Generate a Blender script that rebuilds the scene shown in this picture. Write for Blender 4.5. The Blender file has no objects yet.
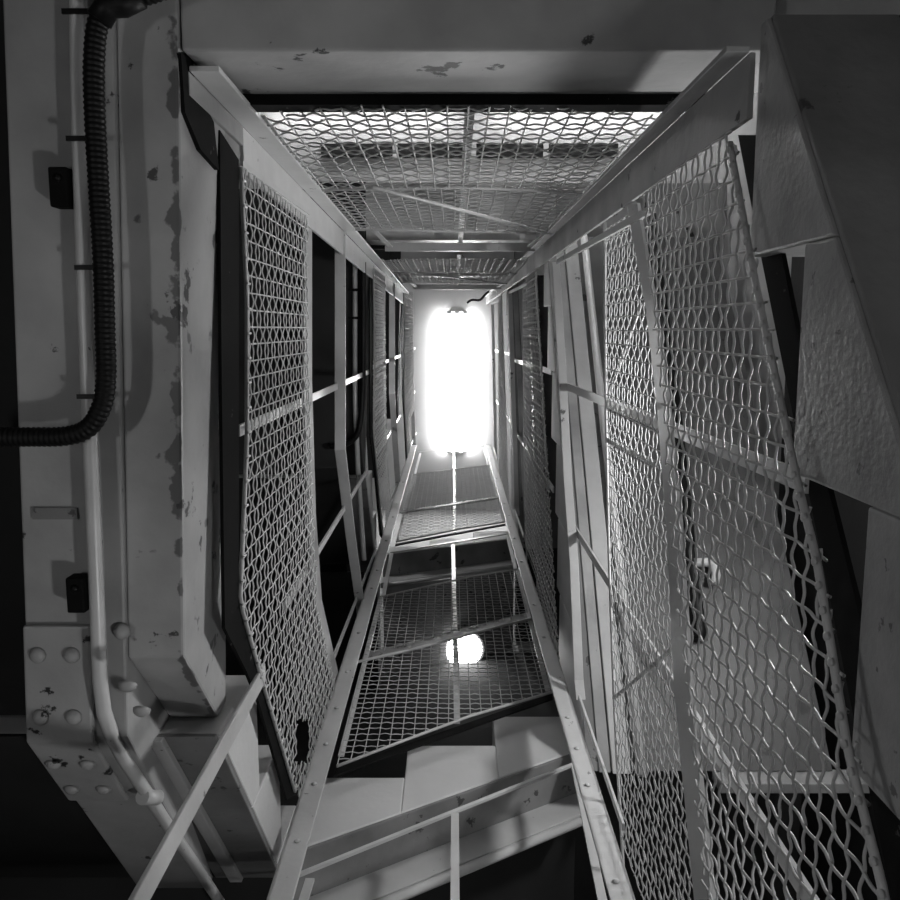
import bpy, math, random
from mathutils import Vector
random.seed(7)
scene = bpy.context.scene
col = scene.collection

# ------------------------------------------------------------------ frame of the place
# X to the right, V towards the landing side of the well, Z up (0 = height of the lens)
F, CX, CY, VPY = 850.0, 452.5, 450.0, 329.0
TH = math.atan((CY - VPY) / F)
S_, C_ = math.sin(TH), math.cos(TH)
GROUND = 1.12                      # height of the lens above the floor

def P(x, v, z):
    return Vector((x, -v, z + GROUND))

LW = ((1, 0, 0), -.395)            # the four sides of the open stair well
RW = ((1, 0, 0), .375)
BW = ((0, 1, -.017), -1.32)
TW = ((0, 1, .017), .41)
def HZ(z): return ((0, 0, 1), z)
def VX(v): return ((0, 1, 0), v)
def XX(x): return ((1, 0, 0), x)

def at(px, py, plane, off=0.0):
    """point of a plane of the well that is seen at a given spot of the photograph"""
    a, b = (px - CX) / F, (CY - py) / F
    d = (a, b * C_ - S_, b * S_ + C_)
    n, k = plane
    t = (k + off) / (n[0]*d[0] + n[1]*d[1] + n[2]*d[2])
    return P(d[0]*t, d[1]*t, d[2]*t)

# ------------------------------------------------------------------ materials
def mat(name, base, rough=.5, metal=0., mottle=.12, chips=0., chip_col=.02, bump=.0, scale=6., spec=.5, edge=None):
    m = bpy.data.materials.new(name); m.use_nodes = True
    nt = m.node_tree; nd = nt.nodes; lk = nt.links
    bs = nd['Principled BSDF']
    bs.inputs['Roughness'].default_value = rough
    bs.inputs['Metallic'].default_value = metal
    bs.inputs['Specular IOR Level'].default_value = spec
    tc = nd.new('ShaderNodeTexCoord')
    n1 = nd.new('ShaderNodeTexNoise'); n1.inputs['Scale'].default_value = scale
    n1.inputs['Detail'].default_value = 6
    lk.new(tc.outputs['Object'], n1.inputs['Vector'])
    r1 = nd.new('ShaderNodeValToRGB')
    lo, hi = base*(1-mottle), min(1, base*(1+mottle))
    r1.color_ramp.elements[0].position = .3; r1.color_ramp.elements[0].color = (lo, lo, lo, 1)
    r1.color_ramp.elements[1].position = .7; r1.color_ramp.elements[1].color = (hi, hi, hi, 1)
    lk.new(n1.outputs['Fac'], r1.inputs['Fac'])
    out = r1.outputs['Color']
    if chips > 0:
        n2 = nd.new('ShaderNodeTexNoise'); n2.inputs['Scale'].default_value = scale*2.3
        n2.inputs['Detail'].default_value = 9; n2.inputs['Roughness'].default_value = .62
        lk.new(tc.outputs['Object'], n2.inputs['Vector'])
        r2 = nd.new('ShaderNodeValToRGB')
        p = .72 - chips
        r2.color_ramp.elements[0].position = p; r2.color_ramp.elements[0].color = (0, 0, 0, 1)
        r2.color_ramp.elements[1].position = p + .02; r2.color_ramp.elements[1].color = (1, 1, 1, 1)
        lk.new(n2.outputs['Fac'], r2.inputs['Fac'])
        mx = nd.new('ShaderNodeMix'); mx.data_type = 'RGBA'
        lk.new(r2.outputs['Color'], mx.inputs['Factor'])
        lk.new(out, mx.inputs['A'])
        mx.inputs['B'].default_value = (chip_col, chip_col, chip_col, 1)
        out = mx.outputs['Result']
    if edge:
        sx = nd.new('ShaderNodeSeparateXYZ'); lk.new(tc.outputs['Object'], sx.inputs[0])
        m1 = nd.new('ShaderNodeMath'); m1.operation = 'MULTIPLY_ADD'
        lk.new(sx.outputs['Y'], m1.inputs[0]); m1.inputs[1].default_value = .036; lk.new(sx.outputs['X'], m1.inputs[2])
        mr = nd.new('ShaderNodeMapRange'); lk.new(m1.outputs[0], mr.inputs['Value'])
        mr.inputs['From Min'].default_value = edge[0]; mr.inputs['From Max'].default_value = edge[1]
        re = nd.new('ShaderNodeValToRGB'); ce = re.color_ramp.elements
        ce[0].position = .1; ce[0].color = (0, 0, 0, 1); ce[1].position = 1.0; ce[1].color = (0, 0, 0, 1)
        e1 = ce.new(.75); e1.color = (.2, .2, .2, 1); e2 = ce.new(.93); e2.color = (.2, .2, .2, 1)
        lk.new(mr.outputs[0], re.inputs['Fac'])
        n4 = nd.new('ShaderNodeTexNoise'); n4.inputs['Scale'].default_value = 16; n4.inputs['Detail'].default_value = 7
        lk.new(tc.outputs['Object'], n4.inputs['Vector'])
        ad = nd.new('ShaderNodeMath'); lk.new(n4.outputs['Fac'], ad.inputs[0]); lk.new(re.outputs['Color'], ad.inputs[1])
        r4 = nd.new('ShaderNodeValToRGB')
        r4.color_ramp.elements[0].position = .655; r4.color_ramp.elements[0].color = (0, 0, 0, 1)
        r4.color_ramp.elements[1].position = .69; r4.color_ramp.elements[1].color = (.75, .75, .75, 1)
        lk.new(ad.outputs[0], r4.inputs['Fac'])
        m4 = nd.new('ShaderNodeMix'); m4.data_type = 'RGBA'
        lk.new(r4.outputs['Color'], m4.inputs['Factor']); lk.new(out, m4.inputs['A'])
        m4.inputs['B'].default_value = (.05, .05, .05, 1); out = m4.outputs['Result']
    lk.new(out, bs.inputs['Base Color'])
    if bump > 0:
        n3 = nd.new('ShaderNodeTexNoise'); n3.inputs['Scale'].default_value = scale*7
        n3.inputs['Detail'].default_value = 5
        lk.new(tc.outputs['Object'], n3.inputs['Vector'])
        bp = nd.new('ShaderNodeBump'); bp.inputs['Strength'].default_value = bump
        bp.inputs['Distance'].default_value = .01
        lk.new(n3.outputs['Fac'], bp.inputs['Height']); lk.new(bp.outputs['Normal'], bs.inputs['Normal'])
    return m

def lamp_mat(name, strength):
    m = bpy.data.materials.new(name); m.use_nodes = True
    b = m.node_tree.nodes['Principled BSDF']
    b.inputs['Base Color'].default_value = (.9, .9, .9, 1)
    b.inputs['Emission Color'].default_value = (1, 1, 1, 1)
    b.inputs['Emission Strength'].default_value = strength
    return m

M = dict(
    girder_edge=mat('stained_girder', .38, .45, mottle=.26, chips=.09, chip_col=.06, bump=.12, scale=5, edge=(.092, .1262)),
    girder=mat('painted_girder', .36, .55, mottle=.26, chips=.085, chip_col=.05, bump=.12, scale=5),
    plate=mat('cover_plate_paint', .38, .42, mottle=.14, chips=.09, chip_col=.03, bump=.15, scale=6),
    light=mat('light_grey_paint', .52, .38, mottle=.1, chips=.06, chip_col=.12, bump=.06, scale=8),
    post=mat('post_paint', .62, .34, mottle=.07, chips=.055, chip_col=.14, bump=.06, scale=9),
    rail=mat('rail_paint', .6, .35, mottle=.06, chips=.02, chip_col=.2, scale=11),
    step=mat('step_paint', .62, .5, mottle=.05, chips=.0, bump=.1, scale=7),
    rough_step=mat('rough_step_paint', .31, .36, mottle=.2, chips=.08, chip_col=.12, bump=.14, scale=13),
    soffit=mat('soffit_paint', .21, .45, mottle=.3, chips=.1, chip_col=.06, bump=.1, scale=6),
    soffit_dark=mat('shaded_soffit', .085, .5, mottle=.35, chips=.08, chip_col=.04, scale=5),  # darker copy of the soffit paint, holds back the side lamp's light
    under=mat('shaded_plate', .02, .7, mottle=.3, scale=4),  # near black: shade under landings and flights put into the colour
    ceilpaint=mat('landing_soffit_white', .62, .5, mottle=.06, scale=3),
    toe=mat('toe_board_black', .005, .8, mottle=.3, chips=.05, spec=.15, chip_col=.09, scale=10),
    wire=mat('galvanised_wire', .52, .5, metal=.0, mottle=.12, scale=14),
    conduit=mat('conduit_paint', .58, .32, mottle=.1, chips=.02, chip_col=.12, scale=10),
    hose=mat('black_plastic', .006, .5, mottle=.2, scale=20, spec=.25),
    wall=mat('shaded_front_wall', .04, .8, mottle=.2, scale=3, bump=.2),  # lower front wall, its shade put into the colour
    shaded_wall=mat('shaded_wall', .018, .85, mottle=.3, scale=3, bump=.2),  # unlit wall areas, the lack of light put into the colour
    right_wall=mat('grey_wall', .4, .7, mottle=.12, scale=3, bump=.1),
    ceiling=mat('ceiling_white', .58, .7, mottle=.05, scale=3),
    floor=mat('floor_plate', .07, .6, mottle=.2, scale=5),
    slot=mat('slot_black', .006, .8, mottle=.1),
    fixture=mat('fixture_white', .75, .4, mottle=.03),
)
M['tube'] = lamp_mat('fluorescent_tube', 36)
M['tube2'] = lamp_mat('landing_tube', 24)
M['globe'] = lamp_mat('lamp_globe', 14)
M['fill_mid'] = lamp_mat('fill_globe_mid', 60)
M['fill_left'] = lamp_mat('fill_globe_left', 42)
M['fill_side'] = lamp_mat('fill_globe_side', 150)
M['fill_foot'] = lamp_mat('fill_globe_foot', 165)

# ------------------------------------------------------------------ mesh collector
class MB:
    def __init__(s): s.v, s.f, s.sm = [], [], []
    def face(s, idx, smooth=False): s.f.append(idx); s.sm.append(smooth)
    def hexa(s, p):
        b = len(s.v); s.v += [Vector(q) for q in p]
        for q in ((0,3,2,1), (4,5,6,7), (0,1,5,4), (1,2,6,5), (2,3,7,6), (3,0,4,7)):
            s.face([b+i for i in q])
        return s
    def box(s, x0, x1, v0, v1, z0, z1):
        return s.hexa([P(x0,v0,z0), P(x1,v0,z0), P(x1,v1,z0), P(x0,v1,z0),
                       P(x0,v0,z1), P(x1,v0,z1), P(x1,v1,z1), P(x0,v1,z1)])
    def prism(s, poly, off):
        off = Vector(off); n = len(poly); b = len(s.v)
        s.v += [Vector(p) for p in poly] + [Vector(p)+off for p in poly]
        s.face(list(range(b, b+n))); s.face([b+n+i for i in range(n)][::-1])
        for i in range(n):
            j = (i+1) % n
            s.face([b+i, b+n+i, b+n+j, b+j])
        return s
    def bar(s, pts, wdir, w, tdir, t):
        """flat bar along a polyline; w = width along wdir (centred), t = thickness along tdir (from the line)"""
        wd = Vector(wdir).normalized()*w/2; td = Vector(tdir).normalized()*t
        b = len(s.v)
        for p in pts:
            p = Vector(p); s.v += [p-wd, p+wd, p+wd+td, p-wd+td]
        for i in range(len(pts)-1):
            for k in range(4):
                s.face([b+4*i+k, b+4*i+(k+1)%4, b+4*i+4+(k+1)%4, b+4*i+4+k])
        s.face([b+3, b+2, b+1, b]); e = b+4*(len(pts)-1); s.face([e, e+1, e+2, e+3])
        return s
    def tube(s, pts, r, n=8, cap=True, radii=None):
        b = len(s.v); pts = [Vector(p) for p in pts]; m = len(pts)
        prev = None
        for i, p in enumerate(pts):
            d = (pts[min(i+1, m-1)] - pts[max(i-1, 0)]).normalized()
            if prev is None:
                a = Vector((0,0,1)) if abs(d.z) < .8 else Vector((1,0,0))
                u = d.cross(a).normalized()
            else:
                u = (prev - d*prev.dot(d)).normalized()
            prev = u; w = d.cross(u)
            rr = radii[i] if radii else r
            for k in range(n):
                t = 2*math.pi*k/n
                s.v.append(p + (u*math.cos(t) + w*math.sin(t))*rr)
        for i in range(m-1):
            for k in range(n):
                s.face([b+n*i+k, b+n*i+(k+1)%n, b+n*(i+1)+(k+1)%n, b+n*(i+1)+k], n > 4)
        if cap:
            s.face([b+k for k in range(n)][::-1]); s.face([b+n*(m-1)+k for k in range(n)])
        return s
    def dome(s, c, nrm, r, h, n=12, rings=4):
        nrm = Vector(nrm).normalized()
        a = Vector((1,0,0)) if abs(nrm.x) < .8 else Vector((0,0,1))
        u = nrm.cross(a).normalized(); w = nrm.cross(u); b = len(s.v); c = Vector(c)
        for i in range(rings):
            t = math.pi/2*i/rings
            for k in range(n):
                q = 2*math.pi*k/n
                s.v.append(c + (u*math.cos(q)+w*math.sin(q))*r*math.cos(t) + nrm*h*math.sin(t))
        s.v.append(c + nrm*h); top = len(s.v)-1
        for i in range(rings-1):
            for k in range(n):
                s.face([b+n*i+k, b+n*i+(k+1)%n, b+n*(i+1)+(k+1)%n, b+n*(i+1)+k], True)
        for k in range(n): s.face([b+n*(rings-1)+k, b+n*(rings-1)+(k+1)%n, top], True)
        s.face([b+k for k in range(n)][::-1])
        return s
    def build(s, name, material, parent=None, bevel=0.):
        org = parent['_o'] if parent and '_o' in parent else (0,0,0)
        org = Vector(org)
        me = bpy.data.meshes.new(name)
        me.from_pydata([v-org for v in s.v], [], s.f); me.update()
        me.polygons.foreach_set('use_smooth', s.sm)
        import bmesh
        bm = bmesh.new(); bm.from_mesh(me); bmesh.ops.recalc_face_normals(bm, faces=bm.faces); bm.to_mesh(me); bm.free()
        me.materials.append(material)
        o = bpy.data.objects.new(name, me); col.objects.link(o)
        if parent:
            o.parent = parent; o['_o'] = tuple(org)
        if bevel:
            md = o.modifiers.new('edge', 'BEVEL'); md.width = bevel; md.segments = 2; md.limit_method = 'ANGLE'
        return o

def thing(name, label, cat, loc, group=None):
    o = bpy.data.objects.new(name, None); col.objects.link(o)
    o.empty_display_size = .1
    o.location = loc; o['_o'] = tuple(loc); o['label'] = label; o['category'] = cat
    if group: o['group'] = group
    return o
def tag(o, label, cat, group=None):
    o['label'] = label; o['category'] = cat
    if group: o['group'] = group
    return o
def struct(o): o['kind'] = 'structure'; return o
KIDS = None
def copy_tree(o, dz, label):
    def rec(src, parent):
        c = src.copy(); col.objects.link(c)
        if parent: c.parent = parent
        for ch in list(src.children): rec(ch, c)
        return c
    c = rec(o, None); c.location = Vector(o.location) + Vector((0,0,dz)); c['label'] = label
    return c

# ------------------------------------------------------------------ woven wire sheet
PITCH = .033
def polyat(pts, s):
    L = [0.]
    for a, b in zip(pts, pts[1:]): L.append(L[-1] + (b-a).length)
    d = s*L[-1]
    for i in range(len(pts)-1):
        if d <= L[i+1] or i == len(pts)-2:
            k = (d-L[i])/(L[i+1]-L[i]) if L[i+1] > L[i] else 0
            return pts[i].lerp(pts[i+1], k)
def along(pts, ax, a):
    """point of an edge line at coordinate a of axis ax, carried on straight past the ends"""
    inc = pts[-1][ax] > pts[0][ax]
    k = 0
    while k < len(pts)-2 and ((a > pts[k+1][ax]) if inc else (a < pts[k+1][ax])): k += 1
    p, q = pts[k], pts[k+1]
    f = (a-p[ax])/(q[ax]-p[ax])
    return p + (q-p)*f
def sheet(lower, upper, nrm, seg=8, r=.0017, amp=.0024, amp2=.0011, sides=4, ragged=.012, hole=None, sag=.003, pitch=PITCH, rng=None, even=None):
    """crimped wire mesh between two edge lines: upright wires, and wavy wires that follow the lower edge"""
    mb = MB(); nrm = Vector(nrm).normalized()
    ax = 1 if abs(nrm.x) > .5 else 0
    a0, a1 = rng or (lower[0][ax], lower[-1][ax])
    ns = max(3, round(abs(a1-a0)/pitch))
    ph1, ph2 = random.random()*6, random.random()*6
    N = ns*seg
    lo = [along(lower, ax, a0+(a1-a0)*k/N) for k in range(N+1)]
    up = [along(upper, ax, a0+(a1-a0)*k/N) for k in range(N+1)]
    H = [(b-a).length for a, b in zip(lo, up)]
    def pt(k, h):
        d = (up[k]-lo[k])
        return lo[k] + d*(h/max(H[k], 1e-4)) + nrm*sag*math.sin(k/N*7+ph1)*math.sin(h*6+ph2)
    def emit(run):
        if len(run) > 2: mb.tube(run, r, sides, cap=False)
    zl = min(p.z for p in lo) + .004; zh = max(p.z for p in up)
    for j in range(int((zh-zl)/pitch)+1):           # level wires, cut off along both edges
        run = []; Z = zl + j*pitch
        over = random.random()*ragged*.6
        for k in range(N+1):
            h = Z - lo[k].z
            if h < -over or h > H[k] + over or (hole and hole(k/N, h/H[k])): emit(run); run = []; continue
            run.append(pt(k, h + .0007*math.sin(k/seg*.7+j)) + nrm*amp*(.5*math.sin(math.pi*(k/seg+j)) + .62*math.cos(2*math.pi*k/seg + math.pi*j)))
        emit(run)
    for i in range(ns+1):
        k = i*seg; run = []
        e0, e1 = random.random()*ragged, random.random()*ragged
        m = max(2, round((H[k]+e0+e1)/pitch*seg))
        for q in range(m+1):
            h = -e0 + (H[k]+e0+e1)*q/m
            if hole and hole(i/ns, h/H[k]): emit(run); run = []; continue
            run.append(pt(k, h) - nrm*amp2*math.cos(math.pi*(h/pitch+i)))
        emit(run)
    return mb

RISE = 2.67                        # height of one storey
LAND = [1.57, 1.57+RISE, 1.57+2*RISE]
TOPZ = 9.75
XO, VB, VF = 1.25, 1.32, -2.1      # outer walls

# ------------------------------------------------------------------ shell
struct(MB().box(-XO, XO, VF, VB, -1.12-.1, -1.12).build('floor', M['floor']))
struct(MB().box(-XO-.1, XO+.1, VF-.1, VB+.1, TOPZ, TOPZ+.1).build('ceiling', M['ceiling']))
struct(MB().box(-XO-.1, -XO, VF-.1, VB+.1, -1.22, TOPZ).build('wall_left', M['shaded_wall']))
struct(MB().box(XO, XO+.1, VF-.1, VB+.1, -1.22, 3.2).build('wall_right', M['shaded_wall']))  # lower part coloured dark to stand for shade on the same wall
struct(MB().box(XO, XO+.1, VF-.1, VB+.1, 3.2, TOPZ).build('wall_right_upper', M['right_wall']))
struct(MB().box(-XO, XO, VF-.1, VF, -1.22, 5.35).build('wall_front', M['wall']))  # one wall in two tones: shade below is in the colour
struct(MB().box(-XO, XO, VF-.1, VF, 5.35, TOPZ).build('wall_front_upper', M['right_wall']))  # paler colour stands for the ceiling lamp's light up here
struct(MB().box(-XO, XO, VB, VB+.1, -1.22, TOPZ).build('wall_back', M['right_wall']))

# ------------------------------------------------------------------ landings
where = ['the lowest landing, just above the lens', 'the middle landing seen beyond the top mesh', 'the topmost landing under the bright ceiling']
for k, z in enumerate(LAND):
    # floor plate: back part (landing side) and left part
    t = thing('landing_slab', ['dark steel floor plate of the lowest landing, left of the riveted girder',
                               'white underside of the middle landing seen through the top mesh',
                               'floor plate of the topmost landing below the bright ceiling'][k], 'landing', P(0, .9, z-.06))
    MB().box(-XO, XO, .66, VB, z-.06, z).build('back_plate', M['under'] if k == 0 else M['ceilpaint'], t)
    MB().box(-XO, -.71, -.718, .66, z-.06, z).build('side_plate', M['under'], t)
    if k == 1:
        MB().box(-.62, .78, .80, .865, z-.075, z-.061).build('slot_cover', M['slot'], t)
        for x in (-.27, .10, .44):
            MB().box(x-.012, x+.012, .795, .87, z-.082, z-.0755).build('slot_bridge', M['ceilpaint'], t)
    # landing beam along the back side of the well
    b = thing('landing_beam', ['wide scuffed grey beam across the top of the picture above the well',
                               'grey landing beam behind the second mesh of the far side',
                               'pale landing beam directly below the bright ceiling'][k], 'beam', P(0, .54, z-.26))
    MB().box(-.395, .47, .402, .66, z-.26, z-.002).build('beam_body', M['girder'] if k == 0 else M['light'], b, .004)  # upper beams take a paler colour in place of bounced light
    MB().box(-.395, .47, .384, .402, z-.03, z+.02).build('edge_strip', M['toe'], b)
    MB().box(.475, XO, .41, .66, z-.235, z-.002).build('beam_end', M['girder'], b, .004)

# riveted girder along the left side of the well
def girder(k):
    z = LAND[k]; d = k*RISE
    t = thing('riveted_girder', ['big riveted grey steel girder filling the left edge of the picture',
                                 'dark girder behind the kinked rail on the left side',
                                 'uppermost girder on the left side near the ceiling'][k], 'girder', P(-.54, 0, 1.31+d))
    E = VB if k == 0 else .66
    sh = lambda x, v: x + .036*v
    def pr(x0, x1, poly):
        m = MB(); n = len(poly)
        m.v = [P(sh(x0, v), v, z_) for v, z_ in poly] + [P(sh(x1, v), v, z_) for v, z_ in poly]
        m.face(list(range(n))); m.face([n+i for i in range(n)][::-1])
        for i in range(n): m.face([i, n+i, n+(i+1)%n, (i+1)%n])
        return m
    pr(-.505, -.414, [(E, 1.31+d), (-.525, 1.31+d), (-.72, 1.505+d), (-.72, z-.002), (E, z-.002)]).build('inner_box', M['girder_edge'] if k == 0 else M['under'], t, .005)  # upper girders: same girder, shade put into the colour
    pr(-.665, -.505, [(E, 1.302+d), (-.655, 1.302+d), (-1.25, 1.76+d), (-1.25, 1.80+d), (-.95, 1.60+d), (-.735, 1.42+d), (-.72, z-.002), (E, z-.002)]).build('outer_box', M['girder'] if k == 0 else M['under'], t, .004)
    if k == 0:
        c = MB().bar([P(-.626, -.465, 1.302), P(-.634, -.66, 1.302), P(-.641, -.845, 1.444)], (1,0,0), .108, (0,0,-1), .012
               ).build('cover_plate', M['plate'], t, .004)
        for px, py in ((38,655), (72,655), (41,717), (74,717)):
            MB().dome(at(px, py, HZ(1.29)), (0,0,-1), .0135, .011).build('rivet', M['plate'], c)
        for px, py in ((54,763), (88,763), (72,788), (104,788)):
            # on the bent-up end of the plate
            q = at(px, py, ((0, .77, 1), 1.29-.66*.77))
            MB().dome(q, Vector((0,.7,-.72)), .0135, .011).build('rivet', M['plate'], c)
        for px, py in ((122,631),):
            MB().dome(at(px, py, HZ(1.301)), (0,0,-1), .014, .012).build('rivet', M['girder'], t)
        for px, py in ((128,684), (142,709)):
            MB().dome(at(px, py, ((0, .77, 1), 1.302-.655*.77)), Vector((0,.7,-.72)), .014, .012).build('rivet', M['girder'], t)
        for vv, w in ((-.285,.05),):
            MB().box(-.655, -.585, vv-.009, vv+.009, 1.297, 1.3019).build('tie_strap', M['soffit'], t)
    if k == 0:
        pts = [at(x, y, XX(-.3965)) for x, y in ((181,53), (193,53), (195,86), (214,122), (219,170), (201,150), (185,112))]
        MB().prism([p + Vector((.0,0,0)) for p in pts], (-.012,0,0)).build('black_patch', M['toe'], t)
    return t
for k in range(3): girder(k)

# ------------------------------------------------------------------ stair flights
def flight(label, d, side, steps, soff, smat, band=''):
    """side: 'L','B','R'. steps = (a0, a1, top). soff(a) = soffit height. a runs along the side"""
    W = .76
    IN = {'L': -.422, 'R': .408, 'B': -1.345}[side]
    def Q(a, o, z):
        if side == 'L': return P(IN-o, a, z+d)
        if side == 'R': return P(IN+o, a, z+d)
        return P(a, IN-o, z+d)
    am = (steps[0][0] + steps[-1][1])/2
    t = thing('stair_flight', label, 'stairs', Q(am, .3, soff(am)), 'flights of the winding stair')
    for a0, a1, top in steps:
        n = [Q(a0, 0, soff(a0)), Q(a1, 0, soff(a1)), Q(a1, 0, top), Q(a0, 0, top)]
        if top - soff(a1) < .02: n[1] = Q(a1, 0, top-.02)
        MB().prism(n, Q(0, W, 0)-Q(0, 0, 0)).build('step', smat, t, .004)
    a0, a1 = steps[0][0], steps[-1][1]
    e = .012
    def slab(o0, o1, drop0, drop1, name, m):
        MB().hexa([Q(a0,o0,soff(a0)-drop0), Q(a1,o0,soff(a1)-drop0), Q(a1,o1,soff(a1)-drop0), Q(a0,o1,soff(a0)-drop0),
                   Q(a0,o0,soff(a0)-drop1), Q(a1,o0,soff(a1)-drop1), Q(a1,o1,soff(a1)-drop1), Q(a0,o1,soff(a0)-drop1)]).build(name, m, t, .002)
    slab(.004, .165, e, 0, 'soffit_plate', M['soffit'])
    slab(.165, W-.004, e, 0, 'soffit_plate', M['soffit'] if (side == 'B' and d > 0) else M['soffit_dark'] if side == 'R' else M['under'])  # far part of the soffit: shade set by a darker colour
    if band == 'strip':
        slab(.095, .125, .03, e, 'soffit_strip', M['light'])
    if band == 'two':
        slab(.04, .075, .02, e, 'soffit_strip', M['girder'])
        slab(.08, .135, .028, e, 'soffit_strip', M['light'])
        MB().tube([Q(a0, .165, soff(a0)-.04), Q(a1, .165, soff(a1)-.04)], .016, 10).build('conduit', M['conduit'], t)
    if band == 'hang':
        slab(.14, .165, .135, e, 'hanging_stringer', M['light'])
        MB().tube([Q(a0, .153, soff(a0)-.15), Q(a1, .153, soff(a1)-.15)], .014, 10).build('conduit', M['conduit'], t)
    return t

soL = lambda v: 1.29 + .80*(-.525 - v)
stL = [(-.724, -.735, 1.56), (-.735, -1.0, 1.74), (-1.0, -1.28, 1.945), (-1.28, -1.345, 2.15)]
_a, _b = at(313, 822, BW), at(568, 733, BW)
def soB(x):
    k = (x-_a.x)/(_b.x-_a.x); return _a.z + (_b.z-_a.z)*k - GROUND
stB = [(-.42, -.145, 2.41), (-.145, .14, 2.61), (.14, .40, 2.82)]
soR = lambda v: .866 + .80*(v - .019)
stR = [(-.446, -.172, .82), (-.172, .098, 1.01), (.098, .40, 1.195)]
stR1 = [(-1.34, -1.0, .46), (-1.0, -.724, .55), (-.724, -.446, .64)] + stR
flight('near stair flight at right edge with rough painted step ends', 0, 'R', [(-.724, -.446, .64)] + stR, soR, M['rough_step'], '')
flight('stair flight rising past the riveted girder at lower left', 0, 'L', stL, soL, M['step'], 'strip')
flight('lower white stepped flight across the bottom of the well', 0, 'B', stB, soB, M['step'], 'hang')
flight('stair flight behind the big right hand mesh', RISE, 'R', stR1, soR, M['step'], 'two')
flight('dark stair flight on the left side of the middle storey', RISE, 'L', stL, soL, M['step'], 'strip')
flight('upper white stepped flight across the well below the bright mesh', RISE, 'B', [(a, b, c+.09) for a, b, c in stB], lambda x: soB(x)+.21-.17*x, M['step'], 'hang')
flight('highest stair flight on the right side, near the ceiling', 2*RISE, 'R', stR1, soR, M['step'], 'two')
# corner platforms between the flights
for k in range(2):
    d = k*RISE
    t = thing('corner_platform', ['dark corner platform at lower left between two flights', 'dark corner platform at upper left between two flights'][k], 'platform', P(-.8, -1.7, 2.1+d))
    MB().box(-XO, -.43, VF, -1.35, 2.04+d, 2.2+d).build('slab', M['under'], t)
    t = thing('corner_platform', ['corner platform with pale edge beam behind the right mesh near its foot', 'corner platform on the right high up in the well'][k], 'platform', P(.8, -1.7, 2.8+d))
    MB().box(.43, XO, VF, -1.35, 2.84+d, 3.0+d).build('slab', M['under'], t)
    MB().box(.80, XO, -1.375, -1.343, 2.37+d, 2.455+d).build('edge_beam', M['girder'], t, .003)

# ------------------------------------------------------------------ corner posts
def post(label, a, b, legs, th=.008, bolts=(), mt='post'):
    t = thing('corner_post', label, 'post', a, 'steel angle posts at the well corners')
    for nm, w, tdir, a_ in legs:
        w = Vector(w); td = Vector(tdir).normalized()*th
        a_, b_ = a_ if isinstance(a_, tuple) else (a_ or a, b)
        MB().hexa([a_, a_+w, a_+w+td, a_+td, b_, b_+w, b_+w+td, b_+td]).build(nm, M['girder'] if nm == 'foot_bracket' else M[mt], t, .0015)
    for (f, o, n) in bolts:
        MB().dome(a.lerp(b, f) + Vector(o), n, .008, .006, 8, 3).build('bolt', M['conduit'], t)
    return t
def V3(x, v, z): return Vector((x, -v, z))
# lower left: outer edges traced at two heights
a, b = at(266, 900, LW), at(411, 445, LW)
a = a + (a-b)*(a.z/(b.z-a.z))
n = V3(0, -1, 0)
post('pale steel angle post at lower left of the well', a, b, [('front_leg', V3(.056,0,0), V3(0,-1,0), None), ('side_leg', V3(0,-.05,0), V3(1,0,0), None)],
     bolts=[(f, (.03, -.001, 0), (0,-1,0)) for f in (.225,.27,.325,.352,.375,.40,.43,.47,.53,.56,.62,.68,.72,.8)])
a, b = at(636, 900, RW), at(490, 445, RW)
a = a + (a-b)*(a.z/(b.z-a.z))
post('pale steel angle post at lower right of the well', a, b, [('front_leg', V3(-.052,0,0), V3(0,-1,0), None), ('side_leg', V3(0,-.05,0), V3(-1,0,0), None)],
     bolts=[(f, (-.03, -.001, 0), (0,-1,0)) for f in (.225,.29,.33,.35,.37,.44,.48,.55,.6,.7,.8)])
a, b = at(243, 127, LW), at(403, 293, LW)
a2 = a + (a-b).normalized()*.33
post('wide grey angle post at upper left corner of the well', a2, b, [('side_leg', V3(0,-.085,0), V3(-1,0,0), a), ('foot_bracket', V3(0,-.034,0), V3(-1,0,0), (a2, a)), ('back_leg', V3(.045,.0,0), V3(0,1,0), None)],
     bolts=[(f, (.03, .0, 0), (0,1,0)) for f in (.7,.78,.86,.94)])
a, b = at(695, 103, RW), at(485, 298, RW)
a2 = a + (a-b).normalized()*.245
post('wide grey angle post at upper right corner of the well', a2, b, [('side_leg', V3(0,-.08,0), V3(1,0,0), None), ('back_leg', V3(-.03,.0,0), V3(0,1,0), None)],
     bolts=[(f, (.0, .04, 0), (-1,0,0)) for f in (.62,.7,.78,.86,.94)], mt='girder')

# ------------------------------------------------------------------ guards
XR, VR, ZR = Vector((1,0,0)), Vector((0,-1,0)), Vector((0,0,1))
def pl(pts, plane, off=0.): return [at(x, y, plane, off) for x, y in pts]

def rail_between(pts, plane, px_w):
    return pts

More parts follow.
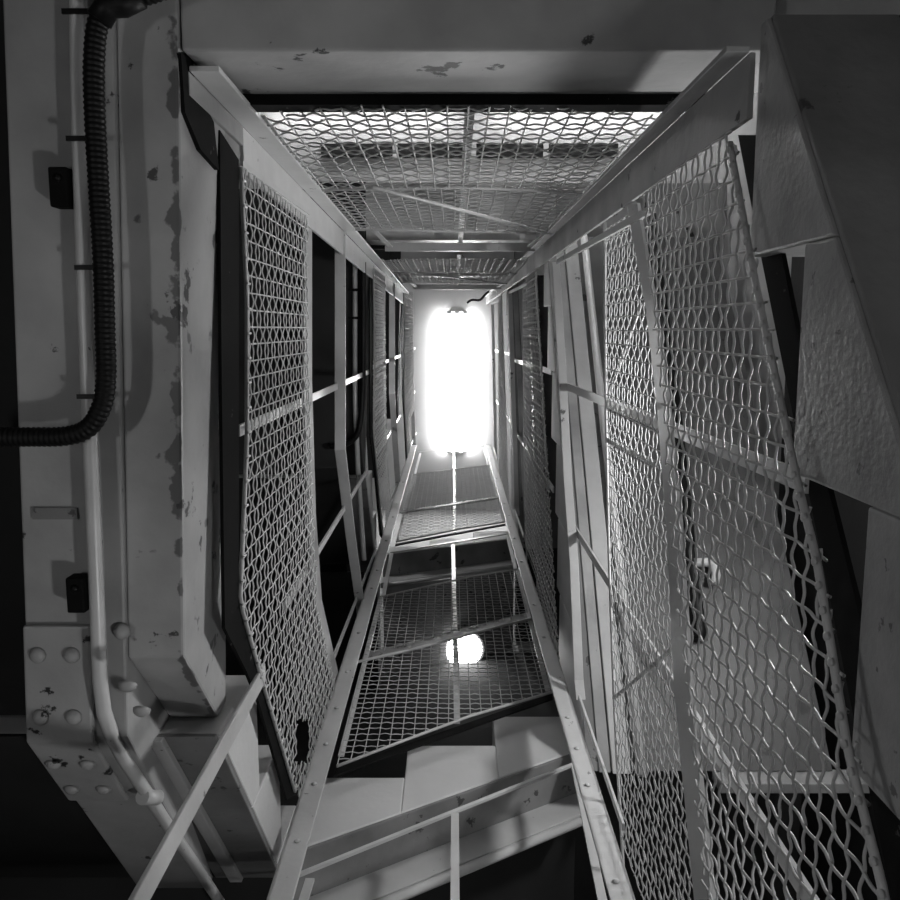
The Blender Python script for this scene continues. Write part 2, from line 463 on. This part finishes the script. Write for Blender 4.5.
# ---- left guard (one per storey)
def guard_left(label):
    t = thing('mesh_guard', label, 'guard', at(240, 400, LW), 'woven mesh guards around the stair well')
    low = pl([(239,160), (239,400), (239,600), (258,670), (270,702), (299,793)], LW)
    out = pl([(220,130), (222,400), (225,628), (247,672), (259,702), (287,800)], LW, -.004)
    # toe board: strip between the two edges
    mb = MB(); b = 0
    for i in range(5):
        q = [out[i], out[i+1], low[i+1], low[i]]
        mb.prism([p + Vector((-.006,0,0)) for p in q], (.006,0,0))
    mb.build('toe_board', M['toe'], t)
    low2 = pl([(240,167), (248,300), (248,440), (241,600), (261,672), (296,790)], LW)
    up = pl([(306,212), (306,380), (311,520), (316,600), (335,668)], LW)
    upm = pl([(308,214), (308,380), (313,520), (318,610), (336,684)], LW, .004)
    def hole(s, u):
        return (abs(s-.90)/.06 + abs(u-.22)/.15 + .15*math.sin(s*90)*math.sin(u*40)) < 1
    sheet(low2, upm, XR, 6, hole=hole, rng=(-.30, 1.215)).build('wire_mesh', M['wire'], t)
    er = pl([(241,167), (247,300), (247,440), (240,601), (260,673), (295,791)], LW, .003)
    ro = MB().tube([polyat(er, k/40) for k in range(41)], .0045, 7)
    for k in range(34):
        q = polyat(er, (k+.5)/34); ro.tube([q+ZR*-.014+XR*.004, q+ZR*.012+XR*.004], .0026, 5)
    ro.build('edge_rod', M['wire'], t)
    tr = MB(); o = [(302,207),(302,380),(306,515),(312,602),(331,685)]; i_ = [(310,211),(310,380),(314,515),(320,600),(339,683)]
    A, B = pl(o, LW, -.01), pl(i_, LW, -.01)
    for k in range(4): tr.prism([A[k], A[k+1], B[k+1], B[k]], (.006,0,0))
    tr.build('top_rail', M['girder'], t)
    e = at(240,164,LW,-.004), at(308,213,LW,-.004)
    MB().bar(e, VR, .012, XR, .006).build('end_bar', M['rail'], t)
    for (p0, p1, w) in (((240,431),(369,372),.022), ((285,608),(368,470),.022), ((332,664),(377,548),.02)):
        MB().bar([at(*p0, LW, -.02), at(*p1, LW, -.02)], VR, w, -XR, .006).build('baluster', M['rail'], t)
    h = pl([(340,228), (340,450), (351,540), (362,620)], LW, -.012)
    MB().bar(h, XR, .04, ZR, .01).build('handrail', M['light'], t, .002)
    return t
gl = guard_left('left mesh guard with black toe board and torn wire hole')
gl2 = copy_tree(gl, RISE, 'second mesh guard up the left side, far and narrow')
z2 = LAND[1]-1.57
up0 = [p + Vector((0,0,RISE)) for p in pl([(308,214), (308,380), (313,520), (318,610)], LW, .002)]
up1 = [p + Vector((0,0,1.0)) for p in up0]
sheet(up0, up1, XR, 4).build('upper_mesh', M['wire'], gl2)
gl3 = copy_tree(gl, 2*RISE, 'topmost left mesh guard beside the bright ceiling')

# ---- right guard
def guard_right(label):
    t = thing('mesh_guard', label, 'guard', at(700, 400, RW), 'woven mesh guards around the stair well')
    lo = [(733,143), (755,265), (800,480), (820,560), (851,750), (884,880), (905,980)]
    mid = [(643,212), (655,320), (665,420), (676,560), (690,700), (706,900), (712,980)]
    sheet(pl(lo, RW), pl(mid, RW), XR, 8, r=.0019, amp=.0023, amp2=.0018, sides=6, pitch=.0325, ragged=.02, rng=(-.262, 1.15)).build('wire_mesh', M['wire'], t)
    out = [(757,135), (783,262), (826,480), (853,590), (880,700), (905,840), (925,980)]
    lo_t = [(738,135), (762,262), (806,480), (828,590), (850,700), (884,860), (908,980)]
    A, B = pl(out, RW, .055), pl(lo_t, RW, .055)
    mb = MB()
    for k in range(6): mb.prism([A[k], A[k+1], B[k+1], B[k]], (.006,0,0))
    mb.build('toe_board', M['toe'], t)
    # selvedge rod with wires twisted round it
    rod = pl([(x-3, y) for x, y in lo], RW, -.004)
    R_ = MB().tube([polyat(rod, k/40) for k in range(41)], .0045, 7)
    for k in range(38):
        q = polyat(rod, (k+.5)/38)
        R_.dome(q - XR*.002, -XR, .006, .004, 7, 2)
    R_.build('edge_rod', M['wire'], t)
    # intermediate rail (flat bar with rounded upper end)
    ro = [(637,203), (655,310), (667,400), (679,520), (690,690), (712,900)]
    ri = [(627,207), (646,310), (656,400), (666,520), (674,690), (694,900)]
    A, B = pl(ro, RW, .016), pl(ri, RW, .016)
    mb = MB()
    for k in range(5): mb.prism([A[k], A[k+1], B[k+1], B[k]], (.007,0,0))
    mb.tube([at(632,205,RW,.013), at(632,205,RW,.024)], .011, 14)
    mb.build('middle_rail', M['rail'], t)
    MB().dome(at(652,406,RW,.016), -XR, .007, .005).build('bolt', M['conduit'], t)
    # upper mesh
    l2 = [(640,225), (655,320), (665,420), (676,560), (688,700), (700,900)]
    u2 = [(606,238), (606,320), (607,420), (610,560), (616,720), (626,900)]
    sheet(pl(l2, RW, .03), pl(u2, RW, .03), XR, 6, r=.0015, pitch=.033, rng=(-.262, 1.2)).build('upper_mesh', M['wire'], t)
    eb = pl([(605,222), (605,320), (606,420), (609,560), (615,720), (625,900)], RW, .034)
    MB().tube([polyat(eb, k/20) for k in range(21)], .004, 7).build('upper_edge_rod', M['wire'], t)
    # uprights behind the mesh
    MB().bar([at(560,384,RW,.05), at(805,483,RW,.05)], VR, .026, XR, .006).build('baluster', M['rail'], t)
    MB().bar([at(571,524,RW,.05), at(830,935,RW,.05)], VR, .026, XR, .006).build('baluster', M['rail'], t)
    MB().bar([at(578,697,RW,.0), at(622,827,RW,.0)], VR, .018, XR, .006).build('baluster', M['rail'], t)
    MB().tube([at(641,304,RW,.036), at(608,398,RW,.036)], .004, 6).build('stay_rod', M['wire'], t)
    MB().tube([at(676,646,RW,.036), at(614,698,RW,.036)], .005, 6).build('stay_rod', M['wire'], t)
    MB().bar([at(607,440,RW,.036), at(656,446+19,RW,.036)], VR, .012, XR, .006).build('cross_bar', M['rail'], t)
    hr = pl([(556,262), (563,380), (568,480), (574,560), (579,680), (581,700)], RW, .03)
    MB().bar(hr, XR, .03, ZR, .008).build('handrail', M['light'], t, .002)
    # head bar from the post to the handrail
    MB().bar([at(652,208,RW,.012), at(556,262,RW,.012)], VR, .016, XR, .008).build('head_bar', M['light'], t)
    return t
gr = guard_right('large near mesh guard filling the right side')
gr2 = copy_tree(gr, RISE, 'second mesh guard up the right side, in shade')
gr3 = copy_tree(gr, 2*RISE, 'topmost right mesh guard, washed out by the ceiling light')

# ---- bottom guards
def guard_bottom(label, d, tall):
    t = thing('mesh_guard', label, 'guard', at(450, 730, BW) + Vector((0,0,d)), 'woven mesh guards around the stair well')
    D = Vector((0,0,d))
    def q(pts, off=0.): return [p + D for p in pl(pts, BW, off)]
    lo = q([(337,766), (400,742), (470,716), (552,692)])
    mi = q([(361,664), (410,650), (470,634), (531,620)])
    m2 = q([(364,655), (410,643), (470,628), (528,614)])
    up = q([(380,597), (420,588), (470,577), (518,569)])
    sheet(lo, mi, VR, 6, r=.0018, amp=.0021, pitch=.037).build('wire_mesh', M['wire'], t)
    if tall:
        up = [p + ZR*tall for p in up]
    sheet(m2, up, VR, 6, r=.0018, amp=.0021, pitch=.037).build('upper_mesh', M['wire'], t)
    MB().tube(q([(357,662), (410,650), (470,634), (533,618)], .006), .006, 8).build('middle_rail', M['rail'], t)
    ba, bb = q([(361,661), (531,618)], -.004), q([(364,653), (528,612)], -.004)
    MB().prism([ba[0], ba[1], bb[1], bb[0]], VR*-.006).build('joint_strip', M['soffit'], t)
    MB().tube(q([(337,766), (400,742), (470,716), (552,692)], .004), .005, 7).build('edge_rod', M['wire'], t)
    dark = q([(335,772), (552,696)], -.012)
    MB().bar(dark, ZR, .04, -VR, .006).build('toe_board', M['toe'], t)
    MB().tube(up, .005, 8).build('top_rod', M['rail'], t)
    for a_, b_ in (((341,755), (381,597)), ((548,690), (517,569))):
        e0, e1 = q([a_], 0.)[0], q([b_], 0.)[0]
        if tall: e1 = e1 + ZR*tall
        MB().bar([e0, e1], XR, .018, -VR, .006).build('end_bar', M['rail'], t)
    rail = q([(390,552), (508,533)], -.01)
    if tall: rail = [p + ZR*(tall+.55) for p in rail]
    MB().bar(rail, ZR, .022, -VR, .007).build('handrail', M['rail'], t)
    for a_, b_ in (((457,722), (453,543)), ((383,597), (392,551)), ((516,570), (507,533))):
        e0, e1 = q([a_], -.014)[0], q([b_], -.014)[0]
        if tall: e1 = e1 + ZR*(tall+.55); e1.x, e1.y = e0.x, e0.y
        MB().bar([e0, e1], XR, .02, -VR, .007).build('baluster', M['rail'], t)
    return t
guard_bottom('mesh guard with two stacked sheets in front of the round lamp', 0, 0)
guard_bottom('bright mesh guard and top rail at the head of the bottom side', RISE, .75)
t = thing('open_railing', 'open railing of thin bars at the bottom edge, under the lower stepped flight', 'railing', at(450, 880, BW))
MB().bar(pl([(297,874), (440,816), (515,786), (574,763)], BW, -.004), ZR, .013, -VR, .008).build('handrail', M['rail'], t)
bars0 = [((455,813),(455,1100)), ((310,878),(262,1030)), ((575,766),(650,1130))]
for a_, b_ in bars0:
    MB().bar([at(*a_, BW, -.008), at(*b_, BW, -.008)], XR, .021, -VR, .008).build('baluster', M['rail'], t)

# ---- top guards
def guard_top(label, d):
    t = thing('mesh_guard', label, 'guard', at(467, 150, TW) + Vector((0,0,d)), 'woven mesh guards around the stair well')
    D = Vector((0,0,d)); tilt = Vector((0, -.017*0, 0))
    sh = Vector((0, .017*d, 0))
    def q(pts, off=0.): return [p + D + sh for p in pl(pts, TW, off)]
    lo = q([(247,120), (340,108), (467,108), (600,112), (688,120)])
    mi = q([(316,190), (380,188), (467,187), (540,190), (604,194)])
    up = q([(352,229), (400,230), (467,231), (520,232), (556,234)])
    sheet(lo, mi, VR, 7, r=.0019, amp=.0034, sides=5, ragged=.03, pitch=.037).build('wire_mesh', M['wire'], t)
    sheet(mi, up, VR, 6, amp=.0022, pitch=.037).build('upper_mesh', M['wire'], t)
    MB().tube(mi, .005, 8).build('middle_rail', M['rail'], t)
    MB().tube(up, .006, 8).build('top_rail', M['rail'], t)
    MB().bar(q([(470,108), (460,247)], .03), XR, .02, VR, .006).build('baluster', M['girder'], t)
    MB().bar(q([(371,228), (391,248)], .012), XR, .02, VR, .006).build('baluster', M['rail'], t)
    MB().bar(q([(549,231), (529,248)], .012), XR, .02, VR, .006).build('baluster', M['rail'], t)
    MB().bar(q([(262,119), (318,190)], .002), XR, .014, VR, .006).build('end_bar', M['rail'], t)
    MB().bar(q([(676,119), (600,192)], .002), XR, .014, VR, .006).build('end_bar', M['rail'], t)
    MB().bar(q([(385,247), (535,247)], .014), VR, .036, ZR, .01).build('handrail', M['light'], t)
    MB().tube(q([(372,187), (450,207), (552,234)], -.006), .005, 7).build('diagonal_rod', M['rail'], t)
    return t
guard_top('mesh guard with diagonal rod across the top of the well', 0)
guard_top('short foreshortened mesh guard just above the bright ceiling patch', RISE)

# ---- loose upright in the left foreground
fa, fb = at(135, 902, XX(-.398)), at(262, 672, XX(-.398))
t = tag(MB().bar([fa + (fa-fb)*(fa.z/(fb.z-fa.z)), at(262, 672, XX(-.398))], VR, .04, XR, .008
        ).build('flat_bar_post', M['light'], None, .002), 'scratched pale flat bar slanting across the lower left corner', 'post')

# ------------------------------------------------------------------ services on the girder
t = thing('conduit_pipe', 'pale painted conduit running down the riveted girder', 'pipe', at(80, 200, HZ(1.25)))
pts = [at(76,-120,HZ(1.27)), at(79,100,HZ(1.27)), at(85,300,HZ(1.27)), at(91,450,HZ(1.27)), at(97,600,HZ(1.27)), at(100,680,HZ(1.27))]
pth = [polyat(pts, k/24) for k in range(25)]
pth += [at(104,712,HZ(1.275)), at(112,735,HZ(1.30)), at(124,758,HZ(1.345)), at(148,795,HZ(1.43)), at(185,850,HZ(1.62)), at(222,905,HZ(1.86)), at(235,925,HZ(1.95))]
MB().tube(pth, .0115, 12).build('pipe_run', M['conduit'], t)
for px, py in ((76,14), (80,140), (88,268), (90,396)):
    c = at(px+2, py, HZ(1.268))
    MB().bar([c+V3(-.018,0,-.012), c+V3(.03,0,-.012)], VR, .007, ZR, .004).build('cable_tie', M['hose'], t)
q = at(150, 797, HZ(1.425))
MB().tube([q+V3(-.006,.012,-.02), q+V3(.006,-.012,.02)], .0138, 12).build('coupling', M['conduit'], t)
for px, py in ((66,190), (82,590)):
    c = at(px, py, HZ(1.29))
    m_ = MB(); m_.prism([c+V3(-.012,-.028,-.0), c+V3(.016,-.028,0), c+V3(.016,.028,0), c+V3(-.012,.028,0)], (0,0,-.03))
    m_.build('bracket', M['toe'], t, .003)
    MB().dome(c+V3(.003,.012,-.03), (0,0,-1), .006, .006, 8, 3).build('bracket_screw', M['hose'], t)

t = thing('corrugated_hose', 'black corrugated hose curving down and off the left edge', 'hose', at(100, 250, HZ(1.24)))
ctrl = [(170,-14), (140,-4), (112,3), (99,20), (94,60), (95,120), (99,190), (103,260), (105,330), (106,380), (101,408), (88,428), (66,436), (30,437), (-40,437), (-120,437)]
def spline(c, n):
    out = []
    for i in range(len(c)-1):
        p0, p1, p2, p3 = c[max(i-1,0)], c[i], c[i+1], c[min(i+2, len(c)-1)]
        for k in range(n):
            u = k/n
            out.append(tuple(.5*(2*p1[j] + (p2[j]-p0[j])*u + (2*p0[j]-5*p1[j]+4*p2[j]-p3[j])*u*u + (3*p1[j]-p0[j]-3*p2[j]+p3[j])*u**3) for j in range(2)))
    out.append(c[-1]); return out
cl = [at(x, y, HZ(1.245)) for x, y in spline(ctrl, 10)]
L = sum((b-a).length for a, b in zip(cl, cl[1:])); nn = int(L/.0019)
cp = [polyat(cl, k/nn) for k in range(nn+1)]
MB().tube(cp, .014, 12, radii=[.0148 if (k//2) % 2 else .0136 for k in range(nn+1)]).build('hose_body', M['hose'], t)
MB().tube([at(99,20,HZ(1.24)), at(108,6,HZ(1.24)), at(122,4,HZ(1.24)), at(140,-5,HZ(1.24))], .018, 14).build('hose_sleeve', M['hose'], t)

# services of the middle storey
t = thing('conduit_pipe', 'thin dark conduit on the girder behind the left kinked rail', 'pipe', P(-.46, 0, 3.95))
MB().tube([at(355,262,HZ(3.96)), at(355,400,HZ(3.96)), at(358,470,HZ(3.96)), at(364,560,HZ(3.96))], .012, 8).build('pipe_run', M['conduit'], t)
for y in (290, 318):
    c = at(355, y, HZ(3.955)); MB().bar([c+V3(-.03,0,-.014), c+V3(.03,0,-.014)], VR, .012, ZR, .004).build('cable_tie', M['hose'], t)
cl = [at(x, y, HZ(3.94)) for x, y in spline([(363,262), (363,340), (362,400), (358,432), (346,444), (330,446)], 6)]
tag(MB().tube(cl, .014, 8).build('corrugated_hose', M['hose']), 'short black hose bending left behind the kinked rail', 'hose')
cl = [at(x, y, HZ(3.30+.0)) for x, y in ((649,205), (658,290), (668,380), (678,470), (688,560), (700,640))]
cl = [at(x, y, ((0, -.8, 1), 3.48)) for x, y in spline([(649,205), (660,290), (671,380), (681,470), (690,560), (700,640)], 5)]
tag(MB().tube(cl, .026, 8).build('corrugated_hose', M['hose']), 'black hose under the stair flight behind the big right mesh', 'hose')
q0 = ((0, -.8, 1), 3.46)
t = tag(MB().tube([at(x, y, q0) for x, y in ((694,563), (706,562), (714,565), (716,575), (714,584))], .016, 9).build('pipe_elbow', M['conduit']),
        'small pale pipe elbow behind the right mesh', 'pipe')

# ------------------------------------------------------------------ lamps
def batten(label, c, axis, length, m, tubes, width):
    """fluorescent batten hanging under a ceiling; c = centre of its top"""
    t = thing('fluorescent_lamp', label, 'lamp', c)
    ax = Vector(axis); sd = ax.cross(ZR)
    MB().bar([c-ax*length/2, c+ax*length/2], sd, width, -ZR, .05).build('housing', M['fixture'], t, .004)
    for k in range(tubes):
        o = sd*(width*.5+.03)*(2*k/(tubes-1)-1) if tubes > 1 else Vector((0,0,0))
        o = o - ZR*(.05 if tubes > 1 else .085)
        MB().tube([c+o-ax*(length/2-.04), c+o+ax*(length/2-.04)], .019, 12).build('tube', m, t)
        for s in (-1, 1):
            MB().box(0,0,0,0,0,0) if False else None
            e = c+o+ax*s*(length/2-.025)
            MB().tube([e-ax*.015, e+ax*.015], .024, 10).build('end_cap', M['fixture'], t)
    return t
c0, c1 = at(457, 311, HZ(TOPZ-.03)), at(457, 453, HZ(TOPZ-.03))
cm = (c0+c1)/2; cm.z = TOPZ + GROUND
Lc = (c0-c1).length
t = thing('ceiling_lamp', 'long glaring lamp on the ceiling at the top of the well', 'lamp', cm)
MB().bar([cm-VR*Lc/2, cm+VR*Lc/2], XR, .2, -ZR, .03).build('housing', M['fixture'], t, .004)
MB().bar([cm-VR*(Lc/2-.06)-ZR*.031, cm+VR*(Lc/2-.06)-ZR*.031], XR, .36, -ZR, .05).build('diffuser', M['tube'], t, .01)
for sg in (-1, 1):
    for dx in (-.09, .0, .09):
        MB().bar([cm+VR*sg*(Lc/2-.03)+XR*dx-ZR*.031, cm+VR*sg*(Lc/2-.03)+XR*dx-ZR*.09], XR, .05, VR*sg, .03).build('end_clip', M['fixture'], t)
for x, lab in ((-.42, 'tube lamp glimpsed as a white streak at upper left behind the top beam'), (.62, 'tube lamp glimpsed as a white streak at upper right behind the top beam')):
    batten(lab, P(x, 1.08, LAND[1]-.06), (1,0,0), .98, M['tube2'], 1, .07)

# round bulkhead lamp under the upper bottom flight
def bulkhead(label, c, nrm, r, m):
    t = thing('bulkhead_lamp', label, 'lamp', c)
    nrm = Vector(nrm).normalized()
    MB().tube([c, c+nrm*.04], r*1.12, 28).build('base_ring', M['soffit'], t)
    MB().dome(c+nrm*.04, nrm, r, .045, 28, 5).build('globe', m, t)
    return t
sl = (soB(.3)-soB(-.3))/.6
nz = Vector((sl, 0, -1)).normalized()
pc = at(463, 650, ((-sl, 0, 1), soB(0)+.21+RISE-.012-.05))
bulkhead('round glowing bulkhead lamp behind the lower bottom mesh', pc + Vector((0,0,.05)), (0,0,-1), .122, M['globe'])
bulkhead('unseen round fill lamp low on the left wall below the lowest landing', P(-XO+.001, -.1, -.3), (1,0,0), .11, M['fill_left'])  # added out of view to light the near step ends from the left
bulkhead('unseen round fill lamp low on the right wall past the foot of the near flight', P(XO-.001, -1.15, -.55), (-1,0,0), .11, M['fill_foot'])  # added out of view to light the girder's underside from the right
bulkhead('unseen round fill lamp on the right wall above the near flight', P(XO-.001, -.25, 2.0), (-1,0,0), .11, M['fill_side'])  # added out of view to brighten the left girder's inner face
bulkhead('unseen round fill lamp on the left wall of the middle storey', P(-XO+.001, -.3, 4.95), (1,0,0), .11, M['fill_mid'])  # added behind the landing to brighten step ends on the right side

# cable at the head of the well
tag(MB().tube([at(x, y, HZ(8.2)) for x, y in spline([(467,303), (472,300), (480,300), (486,294), (494,288), (500,282)], 5)], .012, 7).build('lamp_cable', M['hose']),
    'thin dark cable near the ceiling at upper right of the glare', 'cable')

# ------------------------------------------------------------------ world, camera, view
w = bpy.data.worlds.new('world'); scene.world = w; w.use_nodes = True
w.node_tree.nodes['Background'].inputs[0].default_value = (.02, .02, .02, 1)
w.node_tree.nodes['Background'].inputs[1].default_value = 1
from mathutils import Matrix
cam = bpy.data.cameras.new('camera'); co = bpy.data.objects.new('camera', cam); col.objects.link(co)
cam.sensor_width = 36; cam.sensor_fit = 'HORIZONTAL'; cam.lens = 36*F/900; cam.shift_x = -(CX-450)/900
cam.clip_start = .02
co.matrix_world = Matrix(((1, 0, 0, 0), (0, -C_, -S_, 0), (0, S_, -C_, GROUND), (0, 0, 0, 1)))
scene.camera = co
for o in list(bpy.data.objects):
    if '_o' in o: del o['_o']
vs = scene.view_settings
vs.view_transform = 'Standard'; vs.look = 'None'; vs.gamma = 1; vs.use_curve_mapping = False
vs.exposure = 0.0
